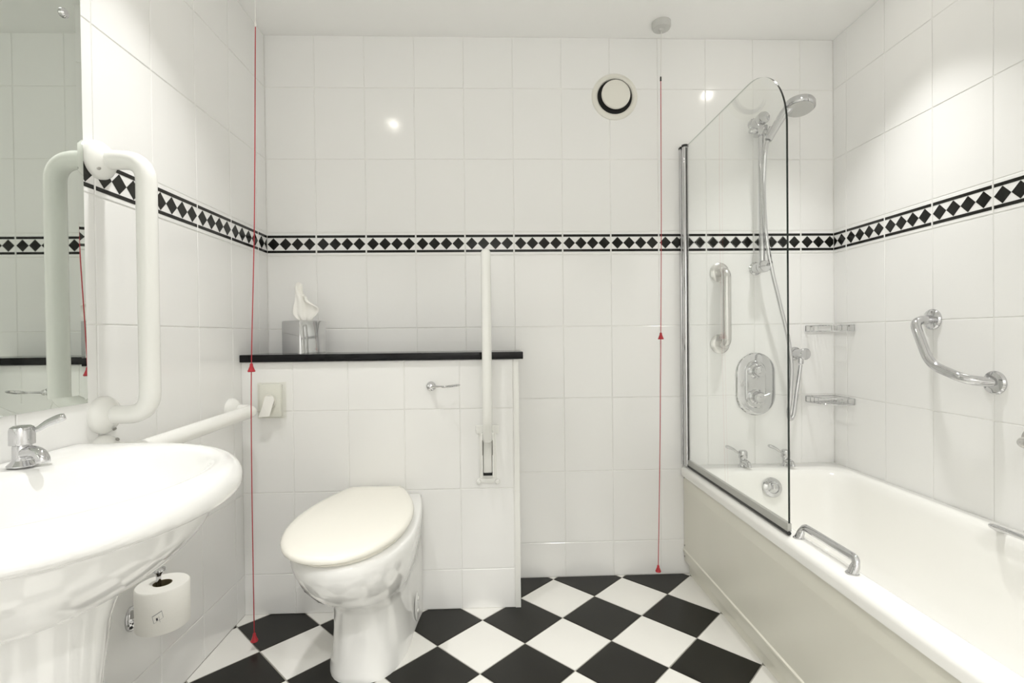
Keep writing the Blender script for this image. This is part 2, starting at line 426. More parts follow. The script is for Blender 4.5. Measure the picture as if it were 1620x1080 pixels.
MB().box((2.184, -0.176, 0.432), (2.196, -0.164, 0.458), bev=0.003).build('overflow_knob', CHROME, ov)
# grip handles on the rims
def grip(pts, name='grip_handle'):
    p = fillet(pts, [0.045] * (len(pts) - 2), 8)
    rad = []
    for i in range(len(p)):
        t = i / (len(p) - 1); e = min(t, 1 - t); rad.append(0.0105 + 0.0035 * max(0, 1 - e / 0.16))
    m2 = MB(); m2.tube(p, rad, 14, flat=0.75, up=(0, 0, 1))
    for q in (pts[0], pts[-1]): m2.lathe([(0.0150, -0.002), (0.0155, 0.002), (0.0135, 0.004)], q, (0, 0, 1), n=18)
    return m2.build(name, CHROME, bath)
grip([(1.884, -0.842, BZ), (1.898, -0.842, BZ + 0.034), (1.898, -1.062, BZ + 0.034), (1.884, -1.062, BZ)])
grip([(2.518, -0.828, BZ), (2.466, -0.832, BZ + 0.022), (2.466, -1.052, BZ + 0.022), (2.518, -1.056, BZ)])

# bath and basin taps
def tap(name, base, spout_dir, lever_dir, sc_, label, group=None, lever_up=0.35, llen=1.0):
    b = Vector(base); sd = Vector(spout_dir).normalized(); ldv = Vector(lever_dir).normalized(); z = Vector((0, 0, 1))
    t = thing(name, base, label, 'tap', group)
    k = sc_
    MB().lathe([(0.028 * k, 0), (0.0285 * k, 0.003 * k), (0.022 * k, 0.009 * k), (0.018 * k, 0.014 * k), (0.018 * k, 0.045 * k), (0.0165 * k, 0.048 * k)], b, n=28).build('body', CHROME, t)
    m2 = MB(); p = spline([b + sd * 0.012 * k + z * 0.030 * k, b + sd * 0.035 * k + z * 0.034 * k, b + sd * 0.056 * k + z * 0.032 * k, b + sd * 0.068 * k + z * 0.022 * k, b + sd * 0.070 * k + z * 0.012 * k], 5)
    m2.tube(p, [0.0145 * k] * 8 + [0.0135 * k] * (len(p) - 8), 16); m2.build('spout', CHROME, t)
    hd = MB().lathe([(0.0165 * k, 0.047 * k), (0.0235 * k, 0.050 * k), (0.0235 * k, 0.082 * k), (0.0215 * k, 0.089 * k), (0.015 * k, 0.093 * k), (0.0, 0.094 * k)], b, n=28).build('handle', CHROME, t)
    up = z * lever_up
    q_ = llen; p = spline([b + z * 0.077 * k + ldv * 0.015 * k, b + z * 0.078 * k + (ldv + up * 0.4) * 0.034 * k * q_, b + z * 0.080 * k + (ldv + up) * 0.056 * k * q_, b + z * 0.082 * k + (ldv + up) * 0.080 * k * q_, b + z * 0.082 * k + (ldv + up) * 0.096 * k * q_], 6)
    nn = len(p); rad = [(0.0075 + 0.0065 * math.sin(PI * min(1, (i / (nn - 1)) ** 2.6)) + 0.002) * k * (0.35 if i == nn - 1 else 1) for i in range(nn)]
    MB().tube(p, rad, 14, flat=0.62, up=(0, 0, 1)).build('lever', CHROME, hd)
    return t
tap('bath_tap', (2.115, -0.052, BZ), (0, -1, 0), (-1, 0.05, 0), 0.80, 'chrome lever tap on the bath deck, the one nearer the glass screen hinge', 'bath taps')
tap('bath_tap', (2.310, -0.052, BZ), (0, -1, 0), (-1, 0.05, 0), 0.80, 'chrome lever tap on the bath deck, the one nearer the right wall', 'bath taps')

# ------------------------------------------------------------------ glass bath screen
SX = 1.868
scr = thing('bath_screen', (SX, -0.45, BZ), 'clear glass bath screen with rounded top corner and chrome wall post', 'shower screen')
gy0, gy1, gz0, gz1, gr = -0.030, -0.822, BZ + 0.022, 1.934, 0.225
out = [(gy0, gz0), (gy0, gz1)]
for k in range(25):
    a = PI / 2 * k / 24; out.append((gy1 + gr - gr * math.sin(a), gz1 - gr + gr * math.cos(a)))
out.append((gy1, gz0))
n = len(out); th = 0.003
m_ = MB(); vs_ = [(SX - th, y, z) for y, z in out] + [(SX + th, y, z) for y, z in out]
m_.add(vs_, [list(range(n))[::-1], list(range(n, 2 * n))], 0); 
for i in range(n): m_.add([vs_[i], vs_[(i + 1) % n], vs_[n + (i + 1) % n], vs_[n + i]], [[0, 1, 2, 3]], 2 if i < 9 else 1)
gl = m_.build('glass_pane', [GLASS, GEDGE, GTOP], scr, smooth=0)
m_ = MB()
m_.box((SX - 0.016, -0.020, BZ + 0.004), (SX + 0.014, -0.001, 1.936), bev=0.002)
m_.tube([(SX, -0.034, BZ + 0.004), (SX, -0.034, 1.936)], 0.0135, 20)
m_.build('wall_post', CHROME, scr)
m_ = MB(); m_.box((SX - 0.0025, -0.0490, BZ + 0.004), (SX + 0.0045, -0.0470, 1.930)); m_.build('post_seal', RUBBER, scr)
m_ = MB(); m_.tube([(SX, -0.034, 1.936), (SX, -0.034, 1.946)], 0.0150, 20); m_.box((SX - 0.017, -0.022, 1.936), (SX + 0.015, -0.001, 1.944), bev=0.001); m_.build('post_cap', RUBBER, scr)
m_ = MB(); m_.box((SX - 0.006, gy1 - 0.002, BZ + 0.012), (SX + 0.006, -0.056, BZ + 0.036), bev=0.001); m_.build('bottom_rail', SEAL, scr)
m_ = MB(); m_.tube([(SX - 0.002, gy1 - 0.004, BZ + 0.0075), (SX - 0.002, -0.056, BZ + 0.0075)], 0.0062, 12); m_.build('bottom_seal', RUBBER, scr)

# ------------------------------------------------------------------ shower
sh = thing('shower_riser', (2.205, 0, 1.38), 'chrome shower riser rail with hand shower on the back wall', 'shower')
RX, RY = 2.203, -0.060
MB().tube([(RX, RY, 1.385), (RX, RY, 2.045)], 0.0130, 16).build('riser_rail', CHROME, sh)
for zz, nm in ((1.395, 'rail_bracket'), (2.050, 'rail_bracket')):
    m_ = MB(); m_.lathe([(0.030, 0), (0.030, 0.006), (0.024, 0.012), (0.022, 0.05), (0.026, 0.056), (0.027, 0.084), (0.023, 0.091), (0.0, 0.093)], (RX, 0, zz), (0, -1, 0.0), n=24); m_.build(nm, CHROME, sh)
m_ = MB(); m_.box((RX - 0.026, RY - 0.022, 1.975), (RX + 0.020, RY + 0.022, 2.022), bev=0.007); m_.lathe([(0.013, 0), (0.014, 0.012), (0.011, 0.028), (0, 0.030)], (RX - 0.024, RY, 2.0), (-1, 0, 0), n=18)
m_.lathe([(0.017, -0.018), (0.020, 0.018)], (RX + 0.020, RY - 0.045, 1.975), (0.45, -0.1, 0.9), n=20)
m_.tube([(RX, RY, 1.995), (RX + 0.018, RY - 0.040, 1.980)], 0.012, 12); m_.build('slider', CHROME, sh)
hp = [(2.206, -0.112, 1.938), (2.222, -0.114, 1.968), (2.244, -0.122, 2.010), (2.268, -0.132, 2.050), (2.288, -0.142, 2.072)]
pp = spline(hp, 5)
hs = MB().tube(pp, [0.0145 + 0.006 * (i / (len(pp) - 1)) for i in range(len(pp))], 16).build('hand_shower_handle', CHROME, sh)
m_ = MB(); ax = Vector((0.10, 0.22, 1.0)); m_.lathe([(0.0, -0.020), (0.054, -0.019), (0.061, -0.014), (0.062, 0.0), (0.058, 0.010), (0.034, 0.018), (0.0, 0.021)], (2.322, -0.150, 2.074), ax, n=32)
hd = m_.build('shower_head', CHROME, sh)
MB().lathe([(0.053, -0.0205), (0.052, -0.022), (0.0, -0.0222)], (2.322, -0.150, 2.074), ax, n=28).build('spray_plate', GPLAST, hd)
hosep = spline([(2.203, -0.112, 1.935), (2.195, -0.105, 1.88), (2.200, -0.085, 1.78), (2.204, -0.08, 1.66), (2.213, -0.08, 1.52), (2.238, -0.078, 1.378), (2.276, -0.075, 1.224), (2.311, -0.072, 1.083), (2.330, -0.068, 0.955), (2.326, -0.065, 0.810), (2.318, -0.062, 0.735), (2.330, -0.06, 0.712), (2.345, -0.06, 0.740), (2.358, -0.060, 0.834), (2.374, -0.058, 0.930), (2.377, -0.058, 0.954)], 7)
MB().tube(hosep, 0.0088, 12).build('shower_hose', CHROME, sh)
eb = thing('shower_outlet', (2.385, 0, 1.0), 'chrome shower hose outlet elbow on the back wall', 'shower outlet')
m_ = MB(); m_.lathe([(0.030, 0), (0.030, 0.006), (0.021, 0.012), (0.019, 0.055), (0.024, 0.058), (0.0255, 0.078), (0.022, 0.082), (0.0, 0.083)], (2.384, 0, 1.004), (0.06, -1, 0), n=28); m_.build('elbow_body', CHROME, eb)
MB().lathe([(0.012, 0), (0.012, -0.030), (0.009, -0.034)], (2.378, -0.058, 0.992), (0.0, 0, 1), n=16).build('hose_nut', CHROME, eb)

# thermostatic valve
def stadium(cx, cz, hw, hh, y, n=14):
    out = []
    for k in range(n + 1): a = PI * k / n; out.append((cx + hw * math.cos(a), y, cz + (hh - hw) + hw * math.sin(a)))
    for k in range(n + 1): a = PI + PI * k / n; out.append((cx + hw * math.cos(a), y, cz - (hh - hw) + hw * math.sin(a)))
    return out
vv = thing('shower_valve', (2.201, 0, 0.866), 'oval chrome shower valve plate with two control knobs', 'shower valve')
cx, cz = 2.201, 0.866
MB().rings([stadium(cx, cz, 0.090, 0.143, -0.0005), stadium(cx, cz, 0.091, 0.144, -0.004), stadium(cx, cz, 0.087, 0.140, -0.008), stadium(cx, cz, 0.078, 0.131, -0.0095)], cap0=False).build('face_plate', CHROME, vv)
MB().rings([stadium(cx - 0.006, cz, 0.046, 0.108, -0.0095), stadium(cx - 0.006, cz, 0.046, 0.108, -0.016), stadium(cx - 0.006, cz, 0.042, 0.104, -0.019)], cap0=False).build('inner_plate', CHROME, vv)
for kz, kname in ((0.926, 'flow_knob'), (0.810, 'temperature_knob')):
    kx = cx - 0.006
    m_ = MB(); m_.lathe([(0.034, 0), (0.034, 0.008), (0.026, 0.014), (0.024, 0.040), (0.021, 0.046), (0.0, 0.048)], (kx, -0.016, kz), (0, -1, 0), n=28)
    kb = m_.build(kname, CHROME, vv)
    m_ = MB(); ang = 0.35 if kname == 'temperature_knob' else PI / 2
    p0 = Vector((kx, -0.055, kz)); dv = Vector((math.cos(ang), -0.1, math.sin(ang)))
    m_.tube([p0 - dv * 0.022, p0 + dv * (0.046 if kname == 'temperature_knob' else 0.026)], [0.008, 0.0065], 12); m_.build('knob_lever', CHROME, kb)

# ------------------------------------------------------------------ steel grab rails (bath)
def flange(mb, p, axis, r, h=0.008):
    mb.lathe([(r, 0.0), (r, h * 0.5), (r * 0.9, h), (r * 0.55, h * 1.3), (r * 0.5, h * 1.3)], p, axis, n=28)
gr1 = thing('grab_rail', (2.035, 0, 1.04), 'short vertical satin steel grab rail behind the glass screen', 'grab rail')
MB().tube(fillet([(2.036, 0, 1.378), (2.040, -0.062, 1.378), (2.040, -0.062, 1.052), (2.036, 0, 1.052)], 0.045, 8), 0.0200, 18).build('rail_tube', STEEL, gr1)
for zz in (1.378, 1.052):
    m_ = MB(); flange(m_, (2.036, 0, zz), (0, -1, 0), 0.045); m_.build('rail_flange', STEEL, gr1)
gr2 = thing('grab_rail', (W, -0.63, 0.93), 'angled polished chrome grab rail on the right wall above the bath', 'grab rail')
gp = [(W, -0.525, 1.141), (2.497, -0.530, 1.137), (2.492, -0.602, 0.985), (2.505, -0.722, 0.942), (W, -0.750, 0.935)]
MB().tube(fillet(gp, [0.045, 0.045, 0.05], 8), 0.0155, 18).build('rail_tube', CHROME, gr2)
for q in (gp[0], gp[-1]):
    m_ = MB(); flange(m_, q, (-1, 0, 0), 0.037, 0.010); m_.build('rail_flange', CHROME, gr2)
gr3 = thing('grab_rail', (W, -1.0, 0.77), 'steel grab rail cut off by the right edge, below the angled rail', 'grab rail')
MB().tube(fillet([(W, -0.872, 0.775), (2.515, -0.874, 0.775), (2.515, -1.30, 0.775), (W, -1.302, 0.775)], 0.04, 8), 0.0150, 18).build('rail_tube', STEEL, gr3)
for yy in (-0.872, -1.302):
    m_ = MB(); flange(m_, (W, yy, 0.775), (-1, 0, 0), 0.042); m_.build('rail_flange', STEEL, gr3)

# ------------------------------------------------------------------ corner baskets
def basket(z, label, bow):
    t = thing('corner_basket', (W, 0, z), label, 'shower basket', 'wire corner baskets')
    L_ = 0.133; rad = 0.0022
    def arc(r, zz, n=10): return [(W - 0.003 - r * math.cos(PI / 2 * k / n) ** 0.8, -0.003 - r * math.sin(PI / 2 * k / n) ** 0.8, zz) for k in range(n + 1)]
    m2 = MB()
    for zz in (z, z - 0.026): m2.tube(arc(L_, zz), rad, 8)
    for zz in (z, z - 0.026):
        m2.tube([(W - 0.003 - L_, -0.004, zz), (W - 0.004, -0.004, zz)], rad, 8); m2.tube([(W - 0.004, -0.004, zz), (W - 0.004, -0.003 - L_, zz)], rad, 8)
    m2.build('frame_wire', CHROME, t)
    a0, a1 = arc(L_, z), arc(L_, z - 0.026)
    for k in (0, 1, 2, 3, 6, 7, 8, 9, 10): MB().tube([a0[k], a1[k]], rad * 0.9, 6).build('upright_wire', CHROME, t)
    for k in range(1, 8):
        x = W - 0.003 - L_ * k / 8; y = -0.003 - math.sqrt(max(0, L_ * L_ - (L_ * k / 8) ** 2)) * 0.97
        MB().tube([(x, -0.004, z - 0.026), (x, y, z - 0.026)], rad * 0.8, 6).build('base_wire', CHROME, t)
    for p, a in (((W - 0.110, -0.001, z - 0.002), (0, -1, 0)), ((W - 0.001, -0.100, z - 0.002), (-1, 0, 0))):
        MB().lathe([(0.005, 0), (0.005, 0.004), (0, 0.005)], p, a, n=10).build('fixing_screw', SCREW, t)
basket(1.131, 'upper wire soap basket in the bath corner', 0)
basket(0.808, 'lower wire soap basket in the bath corner', 1)

# ------------------------------------------------------------------ extract vent
ven = thing('extract_vent', (1.560, 0, 2.175), 'round cream extract vent high on the back wall', 'vent')
m_ = MB(); m_.lathe([(0.104, 0.0), (0.104, 0.004), (0.098, 0.009), (0.086, 0.011), (0.080, 0.008), (0.078, 0.0)], (1.560, 0, 2.175), (0, -1, 0), n=48, cap0=False, cap1=False); m_.build('vent_ring', VPLAST, ven)
MB().lathe([(0.0785, 0.0012), (0.0, 0.0013)], (1.560, 0, 2.175), (0, -1, 0), n=40).build('vent_opening', DARK, ven)
MB().lathe([(0.012, 0.001), (0.012, 0.018), (0.058, 0.019), (0.0645, 0.022), (0.0650, 0.027), (0.062, 0.032), (0.040, 0.038), (0.0, 0.041)], (1.560, 0, 2.175), (0, -1, 0), n=40).build('vent_disc', VPLAST, ven)

# ------------------------------------------------------------------ pull cords
def toggle(t, x, y, z, k=1.0):
    MB().lathe([(0.0035 * k, 0.034 * k), (0.0065 * k, 0.030 * k), (0.007 * k, 0.022 * k), (0.013 * k, 0.006 * k), (0.016 * k, 0.0), (0.0145 * k, -0.004 * k), (0.0, -0.004 * k)], (x, y, z), n=16).build('pull_handle', RED, t)
def pull_cord(name, rose, top, pts, handles, label, k, rose_r=0.040):
    t = thing(name, (rose[0], rose[1], 0), label, 'pull cord', 'red emergency pull cords')
    x, y, z = rose
    m2 = MB(); m2.lathe([(rose_r, 0), (rose_r, -0.020), (rose_r * 0.9, -0.028), (rose_r * 0.3, -0.030), (rose_r * 0.24, -0.038), (0, -0.038)], (x, y, z), n=28); m2.build('ceiling_rose', GPLAST, t)
    MB().tube([(x, y, z - 0.036), top], 0.0014, 6).build('white_cord', WCORD, t)
    MB().lathe([(0.0024, 0.010), (0.0036, 0.006), (0.0036, -0.008), (0.002, -0.010)], top, n=10).build('cord_connector', DARK if x > 1 else WCORD, t)
    MB().tube(spline([top] + pts, 6), 0.0022 * k, 8).build('red_cord', RED, t)
    for h in handles: toggle(t, *h, k)
pull_cord('pull_cord', (1.738, -0.115, H), (1.736, -0.108, 2.203), [(1.736, -0.100, 1.6), (1.730, -0.100, 1.10), (1.722, -0.100, 0.6), (1.710, -0.100, 0.068)], [(1.730, -0.100, 1.080), (1.710, -0.100, 0.062)], 'red pull cord hanging against the back wall beside the bath', 0.78)
pull_cord('pull_cord', (0.180, -0.470, H), (0.180, -0.470, 2.200), [(0.165, -0.470, 1.5), (0.147, -0.470, 1.0), (0.142, -0.470, 0.6), (0.142, -0.470, 0.05)], [(0.147, -0.470, 0.985), (0.142, -0.470, 0.030)], 'red pull cord hanging between basin and toilet', 0.80)

# ------------------------------------------------------------------ ledge shelf and what stands on it
m_ = MB(); m_.box((0.001, LY - 0.014, LZ), (1.118, -0.001, LZ + 0.029), bev=0.002)
tag(m_.build('ledge_shelf', SHELF, smooth=40), 'glossy black shelf slab along the top of the tiled ledge', 'shelf')
ZS = LZ + 0.029
tb = thing('tissue_box', (0.205, -0.128, ZS), 'square chrome tissue box on the black shelf', 'tissue box')
ca, sa = math.cos(0.95), math.sin(0.95); bxh = 0.064; TH = 0.137
def tbp(u, v, z): return (0.205 + u * ca - v * sa, -0.128 + u * sa + v * ca, ZS + z)
def rsq(h, r, z, n=5):
    return [tbp(x, y, z) for x, y, _ in rrect(-h, h, -h, h, r, 0, n)]
MB().rings([rsq(bxh, 0.008, 0.0005), rsq(bxh, 0.008, TH - 0.006), rsq(bxh - 0.002, 0.008, TH - 0.001), rsq(bxh - 0.006, 0.008, TH)], cap1=True).build('box_cover', CHROME, tb, smooth=40)
MB().lathe([(0.030, 0.0002), (0.030, 0.0008), (0, 0.0008)], (0.205, -0.128, ZS + TH), n=24, sx=0.6).build('slot', DARK, tb)
# crumpled tissue coming out of the slot
def tissue():
    nu, nv = 15, 18; m2 = MB(); P = []
    # half-widths and centre offsets up the sheet
    prof = [(0.028, 0.000), (0.042, -0.004), (0.052, -0.002), (0.056, 0.004), (0.058, 0.008), (0.054, 0.010), (0.048, 0.006), (0.034, -0.006), (0.028, -0.012), (0.027, -0.013), (0.020, -0.012)]
    for j in range(nv + 1):
        t = j / nv; f = t * (len(prof) - 1); i0 = min(int(f), len(prof) - 2); q = f - i0
        hw = prof[i0][0] * (1 - q) + prof[i0 + 1][0] * q; c = prof[i0][1] * (1 - q) + prof[i0 + 1][1] * q
        for i in range(nu):
            s = i / (nu - 1) * 2 - 1
            x = 0.207 + c + s * hw * (0.9 if s < 0 else 1)
            yy = -0.128 + 0.010 * math.sin(s * 4.0 + t * 2.2) * (0.4 + t * 0.6) + 0.005 * math.sin(s * 9 + t * 5)
            z = ZS + TH + 0.001 + t * (0.158 if s < 0.15 else 0.158 - 0.055 * min(1, (s - 0.15) / 0.35)) + (0.004 * math.sin(s * 7 + j))* t
            P.append((x, yy, z))
    fs = [[j * nu + i, j * nu + i + 1, (j + 1) * nu + i + 1, (j + 1) * nu + i] for j in range(nv) for i in range(nu - 1)]
    m2.add(P, fs); return m2
o = tissue().build('tissue', PAPER, smooth=60)
md = o.modifiers.new('thick', 'SOLIDIFY'); md.thickness = 0.0012
md = o.modifiers.new('sub', 'SUBSURF'); md.levels = 1; md.render_levels = 1
tag(o, 'crumpled white tissue sticking out of the chrome box', 'tissue')

# ------------------------------------------------------------------ sanitary bag dispenser on the ledge front
dp = thing('bag_dispenser', (0.125, LY, 0.785), 'small clear plastic wall dispenser on the ledge beside the rail', 'dispenser')
x0, x1, z0, z1 = 0.076, 0.176, 0.787, 0.926
m_ = MB(); y1_ = LY - 0.030
m_.box((x0, LY - 0.0305, z0), (x1, LY - 0.028, z1), bev=0.001)
for a, b in (((x0, LY - 0.028, z0), (x0 + 0.002, LY, z1)), ((x1 - 0.002, LY - 0.028, z0), (x1, LY, z1)), ((x0, LY - 0.028, z0), (x1, LY, z0 + 0.002)), ((x0, LY - 0.028, z1 - 0.002), (x1, LY, z1))): m_.box(a, b)
m_.build('clear_case', CLEARP, dp, smooth=0)
MB().box((x0 + 0.005, LY - 0.024, z0 + 0.004), (x1 - 0.014, LY - 0.002, z1 - 0.008), bev=0.003).build('bag_pack', WPLAST, dp)
MB().lathe([(0.030, 0.0), (0.029, 0.002), (0.024, 0.001)], (0.120, LY - 0.0305, 0.852), (0, -1, 0), n=24, sx=0.85, cap0=False, cap1=False).build('opening_rim', VPLAST, dp)
MB().lathe([(0.024, 0.0), (0.0, 0.0004)], (0.120, LY - 0.0306, 0.852), (0, -1, 0), n=20, sx=0.85).build('opening', GPLAST, dp)
m_ = MB(); pts = [(0.106, -0.0318, 0.874), (0.138, -0.0318, 0.874), (0.143, -0.036, 0.858), (0.127, -0.044, 0.797), (0.083, -0.040, 0.793), (0.098, -0.037, 0.838)]
ps = [(x, LY + y, z) for x, y, z in pts]; m_.add(ps + [(x, y + 0.001, z) for x, y, z in ps], [list(range(6)), list(range(6, 12))[::-1]] + [[i, (i + 1) % 6, 6 + (i + 1) % 6, 6 + i] for i in range(6)]); m_.build('bag_tab', PAPER, dp, smooth=0)

# ------------------------------------------------------------------ chrome towel ring
tr = thing('towel_ring', (0.748, LY, 0.900), 'small chrome towel ring on the ledge above the toilet', 'towel ring')
MB().lathe([(0.0190, 0), (0.0195, 0.004), (0.017, 0.010), (0.010, 0.014), (0.009, 0.030), (0.011, 0.034), (0.0, 0.037)], (0.748, LY, 0.901), (0, -1, 0), n=26).build('rosette', CHROME, tr)
MB().tube([(0.750, LY - 0.030, 0.902), (0.800, LY - 0.045, 0.903)], [0.0050, 0.0030], 10).build('arm', CHROME, tr)
lp = [(0.832 + 0.034 * math.cos(a), LY - 0.052 + 0.022 * math.sin(a), 0.905 + 0.004 * math.cos(a)) for a in [2 * PI * k / 24 for k in range(25)]]
MB().tube(lp, 0.0030, 8).build('ring', CHROME, tr)

# ------------------------------------------------------------------ fold-up support rail on the ledge
fr_ = thing('fold_up_rail', (0.972, LY, 0.50), 'white drop-down support rail folded upright against the ledge', 'support rail')
FX = 0.972
m_ = MB(); m_.box((FX - 0.034, LY - 0.006, 0.515), (FX + 0.034, LY, 0.742), bev=0.003); m_.box((FX - 0.047, LY - 0.011, 0.708), (FX + 0.045, LY, 0.742), bev=0.004)
m_.box((FX - 0.040, LY - 0.009, 0.508), (FX + 0.040, LY, 0.528), bev=0.004); m_.build('wall_plate', WPLAST, fr_)
for sx in (-1, 1):
    MB().box((FX + sx * 0.0215 - 0.003, LY - 0.052, 0.545), (FX + sx * 0.0215 + 0.003, LY - 0.006, 0.715), bev=0.002).build('hinge_cheek', WPLAST, fr_)
    MB().lathe([(0.010, 0), (0.010, 0.008), (0.007, 0.012), (0, 0.013)], (FX + sx * 0.037, LY - 0.008, 0.516), (0, -1, 0), n=16).build('bolt_cap', WPLAST, fr_)
    MB().tube([(FX + sx * 0.0195, LY - 0.054, 0.690), (FX + sx * 0.0195, LY - 0.054, 0.632)], 0.0016, 6).build('hinge_pin', SCREW, fr_)
MB().box((FX - 0.017, LY - 0.030, 0.555), (FX + 0.017, LY - 0.006, 0.690), bev=0.004).build('hinge_block', WPLAST, fr_)
MB().box((FX - 0.018, LY - 0.034, 0.546), (FX + 0.018, LY - 0.0055, 0.5545)).build('hinge_gap', DARK, fr_)
MB().tube(fillet([(FX, LY - 0.034, 0.690), (FX, LY - 0.034, 1.420), (FX + 0.003, LY - 0.100, 1.420), (FX + 0.002, LY - 0.100, 0.790), (FX, LY - 0.046, 0.690)], [0.03, 0.03, 0.05], 8), 0.0185, 18).build('rail_tube', WPLAST, fr_)

# ------------------------------------------------------------------ white grab rails on the left wall
def white_flange(t, p, ax, r=0.048, up=(0, 0, 1)):
    m2 = MB(); m2.lathe([(r, 0.0), (r, 0.009), (r * 0.95, 0.015), (r * 0.80, 0.023), (r * 0.62, 0.029), (r * 0.5, 0.033)], p, ax, n=36, up=up); m2.build('rail_flange', WPLAST, t)
def flange_screw(t, p, ax): MB().lathe([(0.0048, 0), (0.0048, 0.002), (0.002, 0.0028), (0.0, 0.002)], p, ax, n=12).build('flange_screw', SCREW, t)
RYL = -0.955
g1 = thing('grab_rail', (0, RYL, 0.9), 'white vertical grab rail on the left wall at the mirror edge', 'grab rail', 'white grab rails')
MB().tube(fillet([(0.004, RYL, 1.556), (0.122, RYL, 1.556), (0.122, RYL, 0.908), (0.004, RYL, 0.908)], 0.095, 10), 0.0235, 20).build('rail_tube', WPLAST, g1)
white_flange(g1, (0, RYL, 1.556), (1, 0, 0)); white_flange(g1, (0, RYL, 0.908), (1, 0, 0))
flange_screw(g1, (0.022, RYL - 0.024, 1.528), (0.8, -0.6, -0.1)); flange_screw(g1, (0.030, RYL + 0.001, 0.872), (0.75, -0.2, -0.6))
g2 = thing('grab_rail', (0, -0.65, 0.83), 'white horizontal grab rail on the left wall behind the basin', 'grab rail', 'white grab rails')
MB().tube(fillet([(0.004, -0.330, 0.826), (0.085, -0.330, 0.826), (0.085, -0.956, 0.814), (0.004, -0.956, 0.814)], 0.055, 10), 0.0235, 20).build('rail_tube', WPLAST, g2)
white_flange(g2, (0, -0.330, 0.826), (1, 0, 0)); white_flange(g2, (0, -0.956, 0.814), (1, 0, 0), 0.043)
flange_screw(g2, (0.028, -0.942, 0.842), (0.75, -0.1, 0.6))

# ------------------------------------------------------------------ mirror
mi = thing('mirror', (0, -1.4, 0.94), 'rectangular frameless mirror on the left wall above the basin', 'mirror')
my0, my1, mz0, mz1 = -1.78, -1.004, 0.945, 1.932
def mrect(i, x): return [(x, my0 + i, mz0 + i), (x, my1 - i, mz0 + i), (x, my1 - i, mz1 - i), (x, my0 + i, mz1 - i)]
m_ = MB(); m_.rings([mrect(0.0, 0.0005), mrect(0.0, 0.0045)], cap0=True, cap1=False, mi=1); m_.rings([mrect(0.0, 0.0045), mrect(0.022, 0.0090)], cap0=False, cap1=True, mi=0)
m_.build('mirror_glass', [MIRROR, SEAL], mi, smooth=0)
for y, z in ((-1.058, 1.862), (-1.725, 1.862), (-1.725, 1.0)):
    MB().lathe([(0.011, 0), (0.011, 0.003), (0.008, 0.007), (0, 0.0085)], (0.0090, y, z), (1, 0, 0), n=20).build('mirror_screw', CHROME, mi)

# ------------------------------------------------------------------ basin
BR = 0.850; BCY = -1.345
def bout(sx, sy, cx, z, n=44, e=2.15):
    """D-shaped outline: elliptical front, straight to the wall"""
    out = []
    for k in range(n + 1):
        a = -PI / 2 + PI * k / n
        c_, s_ = math.cos(a), math.sin(a)
        out.append((cx + sx * abs(c_) ** (2 / e), BCY + sy * math.copysign(abs(s_) ** (2 / e), s_), z))
    xw = min(0.003, cx); m2 = 6
    # along the far side to the wall and back
    back = [(cx - (cx - xw) * k / m2, BCY + sy, z) for k in range(1, m2 + 1)] + [(xw, BCY + sy - 2 * sy * k / 12, z) for k in range(1, 12)] + [(xw + (cx - xw) * k / m2, BCY - sy, z) for k in range(0, m2)]
    return out + back
def bell(cx, cy, sx, sy, z, n=44):
    """inner outline with the same vertex count"""
    out = []
    for k in range(n + 1):
        a = -PI / 2 + PI * k / n; out.append((cx + sx * math.cos(a), cy + sy * math.sin(a), z))
    m2 = 23
    for k in range(1, m2 + 1):
        a = PI / 2 + PI * k / (m2 + 1); out.append((cx + sx * 0.72 * math.cos(a), cy + sy * math.sin(a), z))
    return out
bs = thing('wash_basin', (0.2, BCY, 0), 'white oval wash basin on a pedestal at the left wall', 'wash basin')
def interp(tab, n):
    out = []
    for q in spline([Vector(t) for t in tab], n): out.append(q)
    return out
def interp4(tab, n):
    A = spline([Vector(t[:3]) for t in tab], n); return [tuple(q) for q in A]
rs = []
KX = 0.905
for sx, sy, z in interp4(((0.11, 0.11, 0.612), (0.19, 0.18, 0.640), (0.26, 0.235, 0.680), (0.310, 0.275, 0.725), (0.332, 0.292, 0.760), (0.345, 0.300, 0.779), (0.366, 0.318, 0.784), (0.384, 0.334, 0.794), (0.391, 0.340, 0.811), (0.386, 0.337, 0.832), (0.370, 0.327, 0.846), (0.345, 0.310, 0.850)), 4):
    rs.append(bout(sx * KX, sy, 0.15, z, e=2.05))
for cx, sx, sy, z in ((0.245, 0.205, 0.268, 0.846), (0.245, 0.193, 0.258, 0.838), (0.248, 0.180, 0.245, 0.815), (0.250, 0.162, 0.222, 0.780), (0.253, 0.130, 0.180, 0.735), (0.256, 0.085, 0.110, 0.705), (0.26, 0.025, 0.025, 0.698)):
    rs.append(bell(cx, BCY, sx, sy, z))
MB().rings(rs).build('bowl', CERAMIC, bs, smooth=60)
MB().lathe([(0.020, 0), (0.021, 0.003), (0.014, 0.003), (0, 0.002)], (0.26, BCY, 0.698), n=20).build('waste', CHROME, bs)
MB().lathe([(0.0105, 0.0), (0.010, 0.0012), (0.0, 0.0014)], (0.1165, BCY + 0.075, 0.800), (1.0, -0.25, 0.42), n=16).build('overflow_hole', GPLAST, bs)
def ped(cx, sx, sy, z, n=64): return [(cx + sx * math.cos(2 * PI * k / n) * (1 if math.cos(2 * PI * k / n) > 0 else 0.8), BCY + sy * math.sin(2 * PI * k / n), z) for k in range(n)]
